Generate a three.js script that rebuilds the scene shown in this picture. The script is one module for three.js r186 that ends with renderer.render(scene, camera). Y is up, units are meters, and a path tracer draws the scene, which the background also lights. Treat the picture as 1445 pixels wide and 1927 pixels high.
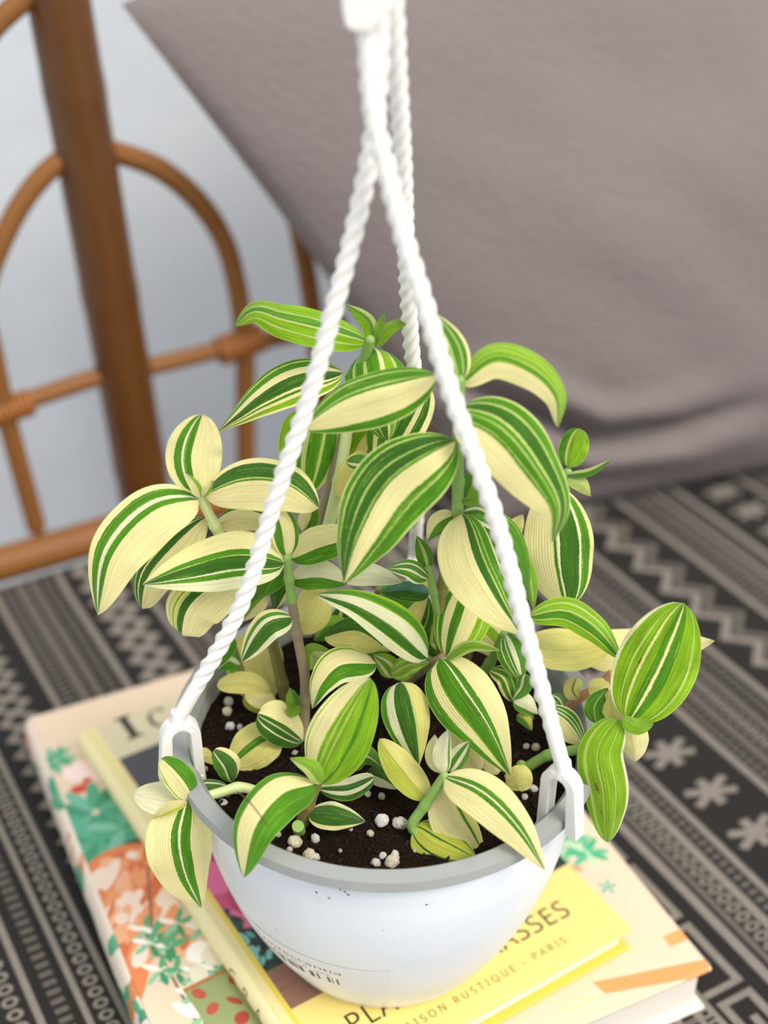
import * as THREE from 'three';
import { mergeGeometries, mergeVertices, toCreasedNormals } from 'three/addons/utils/BufferGeometryUtils.js';
import { RoundedBoxGeometry } from 'three/addons/geometries/RoundedBoxGeometry.js';
import { ImprovedNoise } from 'three/addons/math/ImprovedNoise.js';

// ---------------------------------------------------------------- camera, sky, sun, exposure
const scene = new THREE.Scene();
const PITCH = 33.25 * Math.PI / 180, FPX = 2600, CX = 722.5, CY = 963.5, RIM_Y = 0.60;
const camera = new THREE.PerspectiveCamera(2 * Math.atan(963.5 / FPX) * 180 / Math.PI, 1445 / 1927, 0.02, 60);
camera.position.set(-0.00157, RIM_Y + 0.3485, 0.391);
camera.rotation.set(-PITCH, 0, 0);
camera.focus = 0.488;
camera.userData.fStop = 4.8;

const renderer = new THREE.WebGLRenderer({ antialias: true });
renderer.toneMapping = THREE.LinearToneMapping;
renderer.toneMappingExposure = 1.14;
renderer.shadowMap.enabled = true;

// bright overcast sky, brighter overhead than at the horizon, the same all round
const skyTex = (() => {
  const W = 64, H = 32, d = new Float32Array(W * H * 4);
  for (let j = 0; j < H; j++) {
    const up = Math.max(0, Math.sin(((j + 0.5) / H - 0.5) * Math.PI)), k = 0.68 * (1 + 0.7 * up);
    for (let i = 0; i < W; i++) d.set([0.945 * k, 0.98 * k, 1.035 * k, 1], (j * W + i) * 4);
  }
  const t = new THREE.DataTexture(d, W, H, THREE.RGBAFormat, THREE.FloatType);
  t.mapping = THREE.EquirectangularReflectionMapping; t.magFilter = THREE.LinearFilter; t.minFilter = THREE.LinearFilter; t.needsUpdate = true;
  return t;
})();
scene.background = skyTex; scene.environment = skyTex;

const sun = new THREE.DirectionalLight(new THREE.Color(1.0, 0.94, 0.84), 2.6);
sun.position.set(0.85, RIM_Y + 1.35, 0.75); sun.target.position.set(0, RIM_Y, 0);
sun.castShadow = true; sun.shadow.radius = 50; sun.shadow.mapSize.set(2048, 2048);
Object.assign(sun.shadow.camera, { left: -0.8, right: 0.8, top: 0.8, bottom: -0.8, near: 0.1, far: 4 });
scene.add(sun, sun.target);

// ---------------------------------------------------------------- helpers
const V3 = (x, y, z) => new THREE.Vector3(x, y, z);
const EYE = camera.position.clone();
const SIN = Math.sin(PITCH), COS = Math.cos(PITCH);
function sight(px, py) { const x = (px - CX) / FPX, y = (CY - py) / FPX; return V3(x, -SIN + y * COS, -COS - y * SIN); }
// point seen at a pixel of the photograph and standing z centimetres in front of the pot's middle
function P(px, py, z) { const d = sight(px, py), t = (z / 100 - EYE.z) / d.z; return EYE.clone().addScaledVector(d, t); }
// the same for a height (centimetres from the rim)
function PY(px, py, y) { const d = sight(px, py), t = (RIM_Y + y / 100 - EYE.y) / d.y; return EYE.clone().addScaledVector(d, t); }
function rng(seed) { let s = seed >>> 0; return () => { s = (s + 0x6D2B79F5) >>> 0; let t = Math.imul(s ^ (s >>> 15), 1 | s); t = (t + Math.imul(t ^ (t >>> 7), 61 | t)) ^ t; return ((t ^ (t >>> 14)) >>> 0) / 4294967296; }; }
const perlin = new ImprovedNoise();
const noise = (x, y, z = 0) => perlin.noise(x, y, z);
const sRGB = (r, g, b) => new THREE.Color().setRGB(r / 255, g / 255, b / 255, THREE.SRGBColorSpace);
function mesh(name, geo, mat, parent = scene) { const m = new THREE.Mesh(geo, mat); m.name = name; m.castShadow = m.receiveShadow = true; parent.add(m); return m; }
function group(name, pos, label, category) { const g = new THREE.Group(); g.name = name; if (pos) g.position.copy(pos); g.userData = { label, category }; scene.add(g); return g; }
const std = (color, o = {}) => new THREE.MeshStandardMaterial({ color, roughness: 0.6, ...o });
function canvasTex(w, h, draw, wrap) {
  const c = document.createElement('canvas'); c.width = w; c.height = h; const g = c.getContext('2d'); draw(g, w, h);
  const t = new THREE.CanvasTexture(c); t.colorSpace = THREE.SRGBColorSpace; t.anisotropy = 8;
  if (wrap) t.wrapS = t.wrapT = THREE.RepeatWrapping; return t;
}
// small tiling height map: value noise of several sizes
function grainTex(n, cells, seed, stretch = 1) {
  const d = new Uint8Array(n * n * 4), R = rng(seed), lat = cells.map((c) => Array.from({ length: c * Math.max(1, Math.round(c * stretch)) }, R));
  for (let j = 0; j < n; j++) for (let i = 0; i < n; i++) {
    let s = 0, a = 0;
    cells.forEach((c, k) => {
      const cy = Math.max(1, Math.round(c * stretch)), x = i / n * c, y = j / n * cy, x0 = Math.floor(x), y0 = Math.floor(y), fx = x - x0, fy = y - y0, L = lat[k];
      const q = (X, Y) => L[(Y % cy) * c + (X % c)], sx = fx * fx * (3 - 2 * fx), sy = fy * fy * (3 - 2 * fy);
      const v = (q(x0, y0) * (1 - sx) + q(x0 + 1, y0) * sx) * (1 - sy) + (q(x0, y0 + 1) * (1 - sx) + q(x0 + 1, y0 + 1) * sx) * sy, w = 1 / (k + 1);
      s += v * w; a += w;
    });
    const v = Math.round(255 * s / a); d.set([v, v, v, 255], (j * n + i) * 4);
  }
  const t = new THREE.DataTexture(d, n, n); t.magFilter = THREE.LinearFilter; t.minFilter = THREE.LinearFilter; t.wrapS = t.wrapT = THREE.RepeatWrapping; t.needsUpdate = true; return t;
}
function setUV(geo, fn) { const p = geo.attributes.position, n = geo.attributes.normal, uv = new Float32Array(p.count * 2); for (let i = 0; i < p.count; i++) { const [u, v] = fn(p.getX(i), p.getY(i), p.getZ(i), n?.getX(i), n?.getY(i), n?.getZ(i)); uv[2 * i] = u; uv[2 * i + 1] = v; } geo.setAttribute('uv', new THREE.BufferAttribute(uv, 2)); return geo; }
// axes turned about the vertical: a runs to the back right, b to the front right (centimetres)
function axes(deg) { const r = deg * Math.PI / 180, c = Math.cos(r), s = Math.sin(r); return { deg: r, a: V3(c, 0, -s), b: V3(s, 0, c), at: (a, y, b) => V3((a * c + b * s) / 100, RIM_Y + y / 100, (-a * s + b * c) / 100) }; }
function PB(ax, px, py, b) { const d = sight(px, py), t = (b / 100 - EYE.dot(ax.b)) / d.dot(ax.b); return EYE.clone().addScaledVector(d, t); }
function tubeGeo(points, r, seg = 40, rad = 14) {
  const c = new THREE.CatmullRomCurve3(points, false, 'centripetal');
  const g = new THREE.TubeGeometry(c, seg, 1, rad, false), p = g.attributes.position, v = V3();
  for (let i = 0; i <= seg; i++) { const t = i / seg, ctr = c.getPointAt(t), q = typeof r === 'function' ? r(t) : r; for (let j = 0; j <= rad; j++) { const k = i * (rad + 1) + j; v.fromBufferAttribute(p, k).sub(ctr).multiplyScalar(q).add(ctr); p.setXYZ(k, v.x, v.y, v.z); } }
  const uv = g.attributes.uv, L = c.getLength(); for (let i = 0; i < uv.count; i++) uv.setXY(i, uv.getX(i) * L * 10, uv.getY(i));
  g.computeVertexNormals();
  const ends = [0, 1].map((e) => { const s = new THREE.SphereGeometry(typeof r === 'function' ? r(e) : r, rad, 8); const q = c.getPointAt(e); s.translate(q.x, q.y, q.z); return s; });
  return mergeGeometries([g, ...ends]);
}

// ---------------------------------------------------------------- setting: wall and floor of the terrace
const CH = axes(30);                                     // the bench and everything laid along it
const plasterBump = grainTex(256, [6, 18, 60], 4);
{
  const wm = std(sRGB(202, 208, 215), { roughness: 0.85, bumpMap: plasterBump, bumpScale: 0.002 });
  const w = new THREE.BoxGeometry(3.6, 2.6, 0.12); setUV(w, (x, y, z) => [x * 1.5, y * 1.5]);
  const wall = mesh('wall_back', w, wm); const c = CH.at(10, 70, -66); wall.position.set(c.x, 1.3, c.z); wall.rotation.y = CH.deg; wall.userData.kind = 'structure';
  const fm = std(sRGB(186, 186, 184), { roughness: 0.6, bumpMap: plasterBump, bumpScale: 0.002 });
  const f = new THREE.BoxGeometry(5, 0.1, 5); setUV(f, (x, y, z) => [x * 1.5, z * 1.5]);
  const floor = mesh('floor', f, fm); floor.position.set(0, -0.05, 0); floor.rotation.y = CH.deg; floor.userData.kind = 'structure';
}

// ---------------------------------------------------------------- rattan bench
const SEAT = -15;
{
  const woodGrain = (base, dark, seed) => canvasTex(256, 512, (g, w, h) => {
    g.fillStyle = base; g.fillRect(0, 0, w, h); const R = rng(seed);
    for (let i = 0; i < 420; i++) { g.strokeStyle = R() < 0.6 ? dark : 'rgba(214,150,78,0.35)'; g.globalAlpha = 0.08 + R() * 0.2; g.lineWidth = 0.6 + R() * 2.2; const y = R() * h, x = R() * w; g.beginPath(); g.moveTo(x, y); g.lineTo(x + 40 + R() * 160, y + (R() - 0.5) * 3); g.stroke(); }
    for (let i = 0; i < 26; i++) { g.globalAlpha = 0.25; g.fillStyle = dark; g.beginPath(); g.ellipse(R() * w, R() * h, 3 + R() * 9, 1 + R() * 3, 0, 0, 7); g.fill(); }
  }, true);
  const postM = new THREE.MeshPhysicalMaterial({ map: woodGrain('#5c360f', '#291604', 3), roughness: 0.36, specularIntensity: 0.8 });
  const caneM = new THREE.MeshPhysicalMaterial({ map: woodGrain('#855629', '#4b2c0e', 9), roughness: 0.5, specularIntensity: 0.6 });
  const bindM = std(sRGB(150, 92, 40), { roughness: 0.5 });
  const g = group('rattan_bench', CH.at(10, -60, -10), 'brown rattan bench with thick cane posts and arched lattice back', 'bench');
  const off = g.position;
  const put = (name, geo, m) => { geo.translate(-off.x, -off.y, -off.z); return mesh(name, geo, m, g); };
  const B = -38.5, pt = (px, py, b = B) => PB(CH, px, py, b);
  // thick back post leaning outward, and its leg below the seat
  const ptop = pt(100, -60), pbot = pt(276, 950), dir = pbot.clone().sub(ptop);
  const ring = (t) => 0.0165 * (1 + 0.035 * Math.exp(-(((t * 4.1) % 1 - 0.5) ** 2) * 300));
  put('post', tubeGeo([ptop.clone().addScaledVector(dir, -0.35), ptop, pbot, pbot.clone().addScaledVector(dir, 0.12)], ring, 90, 22), postM);
  for (const [a, b] of [[-24, B], [62, B], [-24, 16], [62, 16]]) put('leg', tubeGeo([CH.at(a, SEAT - 2, b), CH.at(a, -60, b)], 0.018, 6, 16), postM);
  // rails
  put('seat_rail', tubeGeo([CH.at(-26, SEAT + 1.1, B + 0.9), CH.at(4, SEAT + 1.15, B + 1.4), CH.at(64, SEAT + 1.1, B + 0.9)], 0.0112, 60, 16), caneM);
  put('seat_rail', tubeGeo([CH.at(-26, SEAT - 2.6, 17), CH.at(64, SEAT - 2.6, 17)], 0.014, 30, 16), caneM);
  for (const a of [-25, 63]) put('seat_rail', tubeGeo([CH.at(a, SEAT - 2.6, B), CH.at(a, SEAT - 2.6, 17)], 0.012, 30, 14), caneM);
  put('crossbar', tubeGeo([pt(-60, 784), pt(0, 770), pt(190, 708), pt(236, 698)], 0.0056, 30, 12), caneM);
  put('crossbar', tubeGeo([pt(236, 700), pt(290, 688), pt(440, 652), pt(545, 630), pt(640, 606)], 0.0056, 30, 12), caneM);
  // arches either side of the post, each running down into an upright
  put('arch', tubeGeo([pt(150, 268), pt(205, 283), pt(300, 318), pt(372, 378), pt(420, 450), pt(446, 540), pt(460, 650), pt(462, 760), pt(463, 900)], 0.0064, 70, 12), caneM);
  put('arch', tubeGeo([pt(190, 272), pt(118, 300), pt(60, 355), pt(10, 440), pt(-30, 560), pt(-10, 680), pt(14, 790), pt(68, 990)], 0.006, 70, 12), caneM);
  put('upright', tubeGeo([pt(520, 250), pt(556, 400), pt(585, 560), pt(598, 680), pt(612, 900)], 0.0062, 40, 12), caneM);
  put('arch', tubeGeo([pt(70, -30), pt(40, 2), pt(-6, 44), pt(-60, 110)], 0.006, 20, 12), caneM);
  // bindings where the canes cross
  for (const [x, y, r] of [[452, 648, 0.0108], [12, 772, 0.0092]]) {
    const c = pt(x, y), coils = [];
    for (let k = -4; k <= 4; k++) { const t = new THREE.TorusGeometry(r * 0.72, 0.0019, 8, 20); t.rotateY(Math.PI / 2); t.translate(k * 0.0034, 0, 0); t.rotateZ(0.1); t.rotateY(CH.deg); t.translate(c.x, c.y, c.z); coils.push(t); }
    put('binding', mergeGeometries(coils), bindM);
  }
  const s = new RoundedBoxGeometry(0.88, 0.03, 0.54, 4, 0.012); s.rotateY(CH.deg); const sc = CH.at(19, SEAT - 2.2, -10.6); s.translate(sc.x, sc.y, sc.z);
  put('seat', s, caneM);
}

// ---------------------------------------------------------------- woven throw on the seat
{
  const A0 = -24, AW = 82, BP = 16, W = 2048, H = 512, sx = W / AW, sy = H / BP;
  const tex = canvasTex(W, H, (g) => {
    g.fillStyle = '#1e1a17'; g.fillRect(0, 0, W, H);
    const X = (a) => (a - A0) * sx, pale = '#8a8177', mid = '#686058', R = rng(5);
    const line = (a, w, c = pale) => { g.fillStyle = c; g.fillRect(X(a - w / 2), 0, w * sx, H); };
    const ladder = (a, w, n, c = pale) => { g.strokeStyle = c; g.lineWidth = 5; for (let i = 0; i < n; i++) { g.beginPath(); g.ellipse(X(a), (i + 0.5) * H / n, w * sx / 2, H / n * 0.3, 0, 0, 7); g.stroke(); } };
    const rungs = (a, w, n, c = mid) => { g.fillStyle = c; for (let i = 0; i < n; i++) g.fillRect(X(a - w / 2), i * H / n, w * sx, H / n * 0.55); };
    const zig = (a, w, n, lw, ph = 0, c = pale) => { g.strokeStyle = c; g.lineWidth = lw * sx; g.lineJoin = 'miter'; g.beginPath(); for (let i = -2; i <= 2 * n + 2; i++) g.lineTo(X(a + ((i + ph) & 1 ? w / 2 : -w / 2)), i * H / (2 * n)); g.stroke(); };
    const stars = (a, w, n, c = pale) => { g.strokeStyle = c; g.lineWidth = 0.55 * sx; for (let i = 0; i < n; i++) { const y = (i + 0.5) * H / n, q = w / 2 * sx; for (const [dx, dy] of [[1, 0.55], [1, -0.55], [0, 0.95]]) { g.beginPath(); g.moveTo(X(a) - dx * q, y - dy * q); g.lineTo(X(a) + dx * q, y + dy * q); g.stroke(); } } };
    const group1 = (a, w) => { line(a - w * 0.46, 0.34); line(a - w * 0.34, 0.22, mid); ladder(a - w * 0.2, 0.55, 22); line(a - w * 0.06, 0.34); rungs(a + w * 0.1, 0.6, 30); line(a + w * 0.24, 0.3); ladder(a + w * 0.36, 0.5, 24); line(a + w * 0.47, 0.3); };
    group1(-20, 5.4); group1(-13.4, 6); zig(-8.8, 1.7, 6, 0.42); zig(-8.8, 1.7, 6, 0.42, 1);
    line(-6.6, 0.35); rungs(-5.9, 0.7, 34); line(-5.1, 0.6, mid); line(-4.3, 0.5, mid); rungs(-3.5, 0.6, 34); line(-2.7, 0.4);
    zig(-0.7, 1.9, 5, 0.6); zig(-0.7, 1.9, 5, 0.6, 1);
    line(1.4, 0.4); rungs(2.1, 0.6, 34); line(2.9, 0.6, mid); rungs(3.7, 0.5, 34); line(4.4, 0.35); stars(6.6, 2.6, 5); group1(9.6, 3);
    g.strokeStyle = pale; g.lineWidth = 0.42 * sx;                                  // square meander
    for (let i = 0; i < 4; i++) { const y = i * H / 4 + 10, q = H / 4 - 22; g.beginPath(); g.moveTo(X(11.2), y); g.lineTo(X(13.1), y); g.lineTo(X(13.1), y + q); g.lineTo(X(11.6), y + q); g.lineTo(X(11.6), y + q * 0.4); g.lineTo(X(12.4), y + q * 0.4); g.lineTo(X(12.4), y + q * 0.7); g.stroke(); }
    line(14.3, 0.5); line(14.95, 0.35, mid); ladder(15.6, 0.6, 26); line(16.3, 0.5); rungs(17, 0.5, 32); line(17.6, 0.4);
    stars(19.7, 2.5, 5); line(22.2, 0.45); rungs(22.9, 0.6, 30); line(23.7, 0.5, mid); ladder(24.6, 0.6, 26); line(25.5, 0.5, mid); rungs(26.4, 0.6, 30); line(27.2, 0.45);
    zig(29.4, 1.4, 6, 0.62); zig(30.4, 1.4, 6, 0.5, 0, mid);
    line(32.4, 0.5); rungs(33.3, 0.9, 34); line(34.2, 0.6, mid); line(35.1, 0.4); rungs(35.8, 0.6, 34); line(36.6, 0.5); stars(39.2, 2.4, 6); line(41.4, 0.5); rungs(42.3, 0.7, 30); line(43.2, 0.5, mid); group1(47, 6); zig(52, 2, 6, 0.5); group1(56, 3.6);
    const im = g.getImageData(0, 0, W, H), d = im.data;                               // woven threads
    for (let y = 0; y < H; y++) for (let x = 0; x < W; x++) { const k = (y * W + x) * 4, v = 0.86 + 0.2 * R() - (((x >> 1) + (y >> 1)) & 1 ? 0.1 : 0); d[k] *= v; d[k + 1] *= v; d[k + 2] *= v; }
    g.putImageData(im, 0, 0);
  }, true);
  const m = std(0xffffff, { map: tex, roughness: 0.95, bumpMap: grainTex(256, [40, 128], 8), bumpScale: 0.0006 });
  const NA = 110, NB = 100, pos = [], uv = [], idx = [], B0 = -35.9, B1 = 23;
  const top = (a, b) => {
    const edge = Math.max(0, b - 19), hang = edge > 0 ? -edge * 1.6 : 0;
    return SEAT + 0.12 + 0.14 * noise(a * 0.09, b * 0.07, 2) + 0.09 * noise(a * 0.3, b * 0.1, 7) + hang + (b < -34 ? (-34 - b) * 0.12 : 0);
  };
  const under = 0.28;
  for (let s = 0; s < 2; s++) for (let j = 0; j <= NB; j++) for (let i = 0; i <= NA; i++) {
    const a = A0 + AW * i / NA, b = B0 + (B1 - B0) * j / NB, flat = Math.max(0, 1 - Math.hypot((a - 1) / 15, (b + 6) / 17) ** 4);
    let y = top(a, b); y = y * (1 - flat) + (SEAT - 0.03) * flat;
    const q = CH.at(a, y - s * under, b); pos.push(q.x, q.y, q.z); uv.push((a - A0) / AW, b / BP);
  }
  const row = NA + 1, N = row * (NB + 1);
  for (let j = 0; j < NB; j++) for (let i = 0; i < NA; i++) { const k = j * row + i; idx.push(k, k + row, k + 1, k + 1, k + row, k + row + 1, N + k, N + k + 1, N + k + row, N + k + 1, N + k + row + 1, N + k + row); }
  for (let j = 0; j < NB; j++) for (const i of [0, NA]) { const k = j * row + i, l = k + row; idx.push(k, N + k, l, l, N + k, N + l); }
  for (let i = 0; i < NA; i++) for (const j of [0, NB]) { const k = j * row + i, l = k + 1; idx.push(k, l, N + k, l, N + l, N + k); }
  const geo = new THREE.BufferGeometry(); geo.setAttribute('position', new THREE.Float32BufferAttribute(pos, 3)); geo.setAttribute('uv', new THREE.Float32BufferAttribute(uv, 2)); geo.setIndex(idx); geo.computeVertexNormals();
  const t = mesh('woven_throw', geo, m); t.userData = { label: 'black and off-white woven throw with zigzag and stripe bands on the bench seat', category: 'throw' };
}

// ---------------------------------------------------------------- grey cushion leaning on the bench back
{
  const TL = PB(CH, 228, 8, -36.6), BL = CH.at(23.6, SEAT + 0.5, -26.9), BR = CH.at(66, SEAT + 0.5, -17.6), TR = CH.at(50, 31, -37);
  const n = V3().crossVectors(BR.clone().sub(BL), TL.clone().sub(BL)).normalize(); if (n.dot(CH.b) < 0) n.negate();
  const NU = 90, NV = 80, pos = [], idx = [], uv = [];
  const sd = (x, y, ax, ay, bx, by) => { const vx = bx - ax, vy = by - ay, t = THREE.MathUtils.clamp(((x - ax) * vx + (y - ay) * vy) / (vx * vx + vy * vy), 0, 1); return [Math.hypot(x - ax - vx * t, y - ay - vy * t), t]; };
  for (let s = 0; s < 2; s++) for (let j = 0; j <= NV; j++) for (let i = 0; i <= NU; i++) {
    const u = i / NU, v = j / NV, e = 0.005;                                      // u left to right, v bottom to top
    const inset = (k) => e * Math.sin(Math.PI * k);                              // sides drawn in between the corners
    const uu = u + (1 - 2 * u) * inset(v) * 2, vv = v + (1 - 2 * v) * inset(u) * 2;
    const p = BL.clone().multiplyScalar((1 - uu) * (1 - vv)).addScaledVector(BR, uu * (1 - vv)).addScaledVector(TL, (1 - uu) * vv).addScaledVector(TR, uu * vv);
    const puff = (Math.max(0, Math.sin(Math.PI * u)) * Math.max(0, Math.sin(Math.PI * v))) ** 0.55;
    let h = 0.052 * puff;
    if (!s) {
      h += puff * (0.011 * noise(u * 3.1, v * 3.3, 4) + 0.0035 * noise(u * 7, v * 6 + u * 3, 9));
      const c = [[0.03, 0.33], [0.10, 0.275], [0.2, 0.15], [0.33, 0.135], [0.5, 0.16]];    // the long fold in its lower half
      let best = 9, at = 0; for (let k = 0; k < c.length - 1; k++) { const [d, t] = sd(u, v, ...c[k], ...c[k + 1]); if (d < best) { best = d; at = k + t; } }
      const depth = 0.015 * Math.sin(Math.PI * Math.min(1, Math.max(0.02, at / 4)));
      h -= depth * Math.exp(-((best / 0.017) ** 2)); h += 0.6 * depth * Math.exp(-(((best - 0.05) / 0.03) ** 2));
    }
    p.addScaledVector(n, s ? -0.022 * puff : h); pos.push(p.x, p.y, p.z); uv.push(u * 5, v * 5);
  }
  const row = NU + 1, N = row * (NV + 1);
  for (let j = 0; j < NV; j++) for (let i = 0; i < NU; i++) { const k = j * row + i; idx.push(k, k + 1, k + row, k + 1, k + row + 1, k + row, N + k, N + k + row, N + k + 1, N + k + 1, N + k + row, N + k + row + 1); }
  let geo = new THREE.BufferGeometry(); geo.setAttribute('position', new THREE.Float32BufferAttribute(pos, 3)); geo.setAttribute('uv', new THREE.Float32BufferAttribute(uv, 2)); geo.setIndex(idx); geo.computeVertexNormals();
  const m = new THREE.MeshPhysicalMaterial({ color: sRGB(123, 113, 112), roughness: 0.9, sheen: 0.4, sheenRoughness: 0.6, sheenColor: sRGB(150, 140, 140), bumpMap: grainTex(256, [24, 90, 128], 12), bumpScale: 0.0008 });
  const c = mesh('cushion', geo, m); c.userData = { label: 'large mauve-grey fabric cushion leaning against the bench back', category: 'cushion' };
}

// ---------------------------------------------------------------- books under the pot
const paper = std(sRGB(244, 240, 230), { roughness: 0.9 });
const pageTex = canvasTex(64, 256, (g, w, h) => { g.fillStyle = '#f4efe4'; g.fillRect(0, 0, w, h); const R = rng(2); for (let y = 0; y < h; y += 2) { g.fillStyle = `rgba(150,140,120,${0.1 + R() * 0.3})`; g.fillRect(0, y, w, 1); } }, true);
function makeBook(name, label, ax, a0, a1, b0, b1, yTop, yBot, art, spineColor, boardT, round) {
  const c = ax.at((a0 + a1) / 2, yBot, (b0 + b1) / 2), g = group(name, c, label, 'book'); g.rotation.y = ax.deg;
  const w = (a1 - a0) / 100, l = (b1 - b0) / 100, T = (yTop - yBot) / 100, t = boardT / 100;
  const coverM = std(0xffffff, { map: art, roughness: 0.42 }), edgeM = std(spineColor, { roughness: 0.5 });
  const board = (y, m) => { const s = new RoundedBoxGeometry(w, t, l, 3, t * 0.42); setUV(s, (x, yy, z) => [(x + w / 2) / w, 1 - (z + l / 2) / l]); s.translate(0, y, 0); return s; };
  mesh('front_cover', board(T - t / 2), coverM, g);
  mesh('back_cover', board(t / 2), edgeM, g);
  // page block, its spine side rounded
  const pw = w - 0.006, pl = l - 0.007, pb = new RoundedBoxGeometry(pw, T - 2 * t, pl, 2, 0.0008); setUV(pb, (x, y, z) => [(x + z) * 4, y * 60]); pb.translate(-0.0005, T / 2, 0);
  mesh('page_block', pb, std(0xffffff, { map: pageTex, roughness: 0.9 }), g);
  const sp = new THREE.Shape(), h = T / 2, k = h * 0.93; sp.moveTo(0, -k); sp.bezierCurveTo(-round, -k * 0.75, -round, k * 0.75, 0, k); sp.lineTo(0.0015, k); sp.lineTo(0.0015, k - 0.0004); sp.bezierCurveTo(-round + 0.002, k * 0.6, -round + 0.002, -k * 0.6, 0.0015, -k + 0.0004); sp.lineTo(0.0015, -k);
  const sg = new THREE.ExtrudeGeometry(sp, { depth: l, bevelEnabled: false, curveSegments: 14 }); sg.translate(-w / 2 + 0.0002, T / 2, -l / 2);
  return { g, w, l, T, sg, spineX: -w / 2 - round * 0.72 };
}
{
  // large illustrated book at the bottom
  const AX = axes(25.5), a0 = -10.4, a1 = 11.45, b0 = -20.3, b1 = 7.25, S = 46, W = Math.round((a1 - a0) * S), H = Math.round((b1 - b0) * S);
  const art = canvasTex(W, H, (g) => {
    const X = (a) => (a - a0) * S, Y = (b) => (b - b0) * S, R = rng(77);
    g.fillStyle = '#e3cbae'; g.fillRect(0, 0, W, H);
    const blob = (a, b, ra, rb, c, rot = 0) => { g.fillStyle = c; g.beginPath(); g.ellipse(X(a), Y(b), ra * S, rb * S, rot, 0, 7); g.fill(); };
    const leafy = (a, b, n, len, c, spread) => { for (let i = 0; i < n; i++) { const t = (i / n) * spread + R() * 0.4; blob(a + Math.cos(t) * len * 0.5, b + Math.sin(t) * len * 0.5, len * 0.42, len * 0.15, c[i % c.length], t); } };
    leafy(-10.0, -16.6, 9, 1.1, ['#5fae84', '#3f9a6c'], 6.3);
    blob(-8.6, -15.2, 1.4, 0.8, '#f6dcd2', 0.3); blob(-9.5, -14.2, 0.45, 0.3, '#d2432f'); blob(-9.0, -14.6, 0.25, 0.2, '#c83a2b');
    leafy(-9.2, -12.4, 12, 2.2, ['#4fa37b', '#3d8f69', '#6db596'], 6.3); leafy(-9.6, -10.7, 9, 2.2, ['#58ab84', '#3f956e'], 6.3); leafy(-8.3, -10.9, 9, 1.9, ['#4fa37b', '#79bb9b'], 6.3);
    blob(-7.9, -9.6, 0.7, 0.3, '#3d4038', 0.4);
    g.fillStyle = '#e5824b'; g.beginPath(); g.moveTo(X(-10.4), Y(-9.4)); g.bezierCurveTo(X(-9.4), Y(-10.2), X(-7.4), Y(-10), X(-6.6), Y(-8.6)); g.lineTo(X(-8.2), Y(-5.6)); g.bezierCurveTo(X(-9.2), Y(-4), X(-9.6), Y(-2.4), X(-10.4), Y(-1.4)); g.fill();
    for (let i = 0; i < 70; i++) blob(-10.3 + R() * 2.6, -9.2 + R() * 6, 0.1 + R() * 0.35, 0.2 + R() * 0.8, ['#ee9a63', '#d96f3c', '#f2b083', '#f7dcc4'][i & 3], 0.6);
    g.strokeStyle = '#7a5a3c'; g.lineWidth = 5; for (const q of [[-8, -8.2, -9.2, -3.4], [-7.3, -8.6, -6.6, -5], [-9, -3.4, -8.6, 2]]) { g.beginPath(); g.moveTo(X(q[0]), Y(q[1])); g.lineTo(X(q[2]), Y(q[3])); g.stroke(); }
    for (let i = 0; i < 30; i++) { const a = -9.4 + R() * 3.6, b = -5.4 + R() * 12; leafy(a, b, 5, 0.9, ['#5aa56e', '#3f8d5a', '#8cc199', '#f9f1e2'], 6.3); }
    for (let i = 0; i < 24; i++) blob(-9.2 + R() * 3.6, -5 + R() * 11, 0.2 + R() * 0.35, 0.25 + R() * 0.5, ['#fbf4e8', '#f2e6d2', '#e9e0c8'][i % 3], R() * 3);
    g.fillStyle = '#94a068'; g.beginPath(); g.moveTo(X(-8.7), Y(-1.1)); g.lineTo(X(-5.4), Y(-1.5)); g.lineTo(X(-5), Y(1.6)); g.lineTo(X(-8.2), Y(2.2)); g.fill();
    g.strokeStyle = '#a9773c'; g.lineWidth = 9; g.stroke();
    for (let i = 0; i < 9; i++) blob(-8.2 + (i % 3) * 1.1 + R() * 0.5, -0.8 + Math.floor(i / 3) * 0.9 + R() * 0.3, 0.15 + R() * 0.25, 0.12 + R() * 0.22, ['#b8553a', '#a8442f', '#c9825a'][i % 3], R() * 3);
    for (let i = 0; i < 26; i++) blob(-9 + R() * 4, 2 + R() * 5, 0.2 + R() * 0.4, 0.2 + R() * 0.4, ['#e6d672', '#7fae5c', '#5d8f4f', '#f0e4b4'][i & 3], R() * 3);
    // right-hand edge: sprigs and orange bars
    leafy(9.6, -1.2, 10, 1.4, ['#86bd92', '#a9cfae', '#5fae84'], 6.3); leafy(10.2, -0.4, 8, 1.1, ['#5fb588', '#3fae7c', '#bcd9b4'], 6.3); blob(9.1, 0.1, 0.5, 0.18, '#c9a27a', 0.7); leafy(9.9, 1.7, 5, 0.5, ['#57b394'], 6.3);
    g.fillStyle = '#f0a060'; g.fillRect(X(10.5), Y(5.0), 0.95 * S, 0.6 * S); g.fillStyle = '#f29a5a'; g.beginPath(); g.moveTo(X(6.55), Y(5.7)); g.lineTo(X(11.45), Y(6.75)); g.lineTo(X(11.3), Y(7.25)); g.lineTo(X(10.2), Y(7.25)); g.lineTo(X(6.75), Y(6.4)); g.fill();
    g.fillStyle = '#cfd3a6'; g.fillRect(X(4.9), Y(6.2), 1.5 * S, 0.34 * S); g.fillRect(X(8.2), Y(5.0), 2.2 * S, 0.1 * S);
  });
  const k = makeBook('garden_book', 'large cream book with printed plants, bottom of the two stacked books', AX, a0, a1, b0, b1, -12.3, SEAT + 0.02, art, sRGB(244, 232, 212), 0.22, 0.006);
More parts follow.
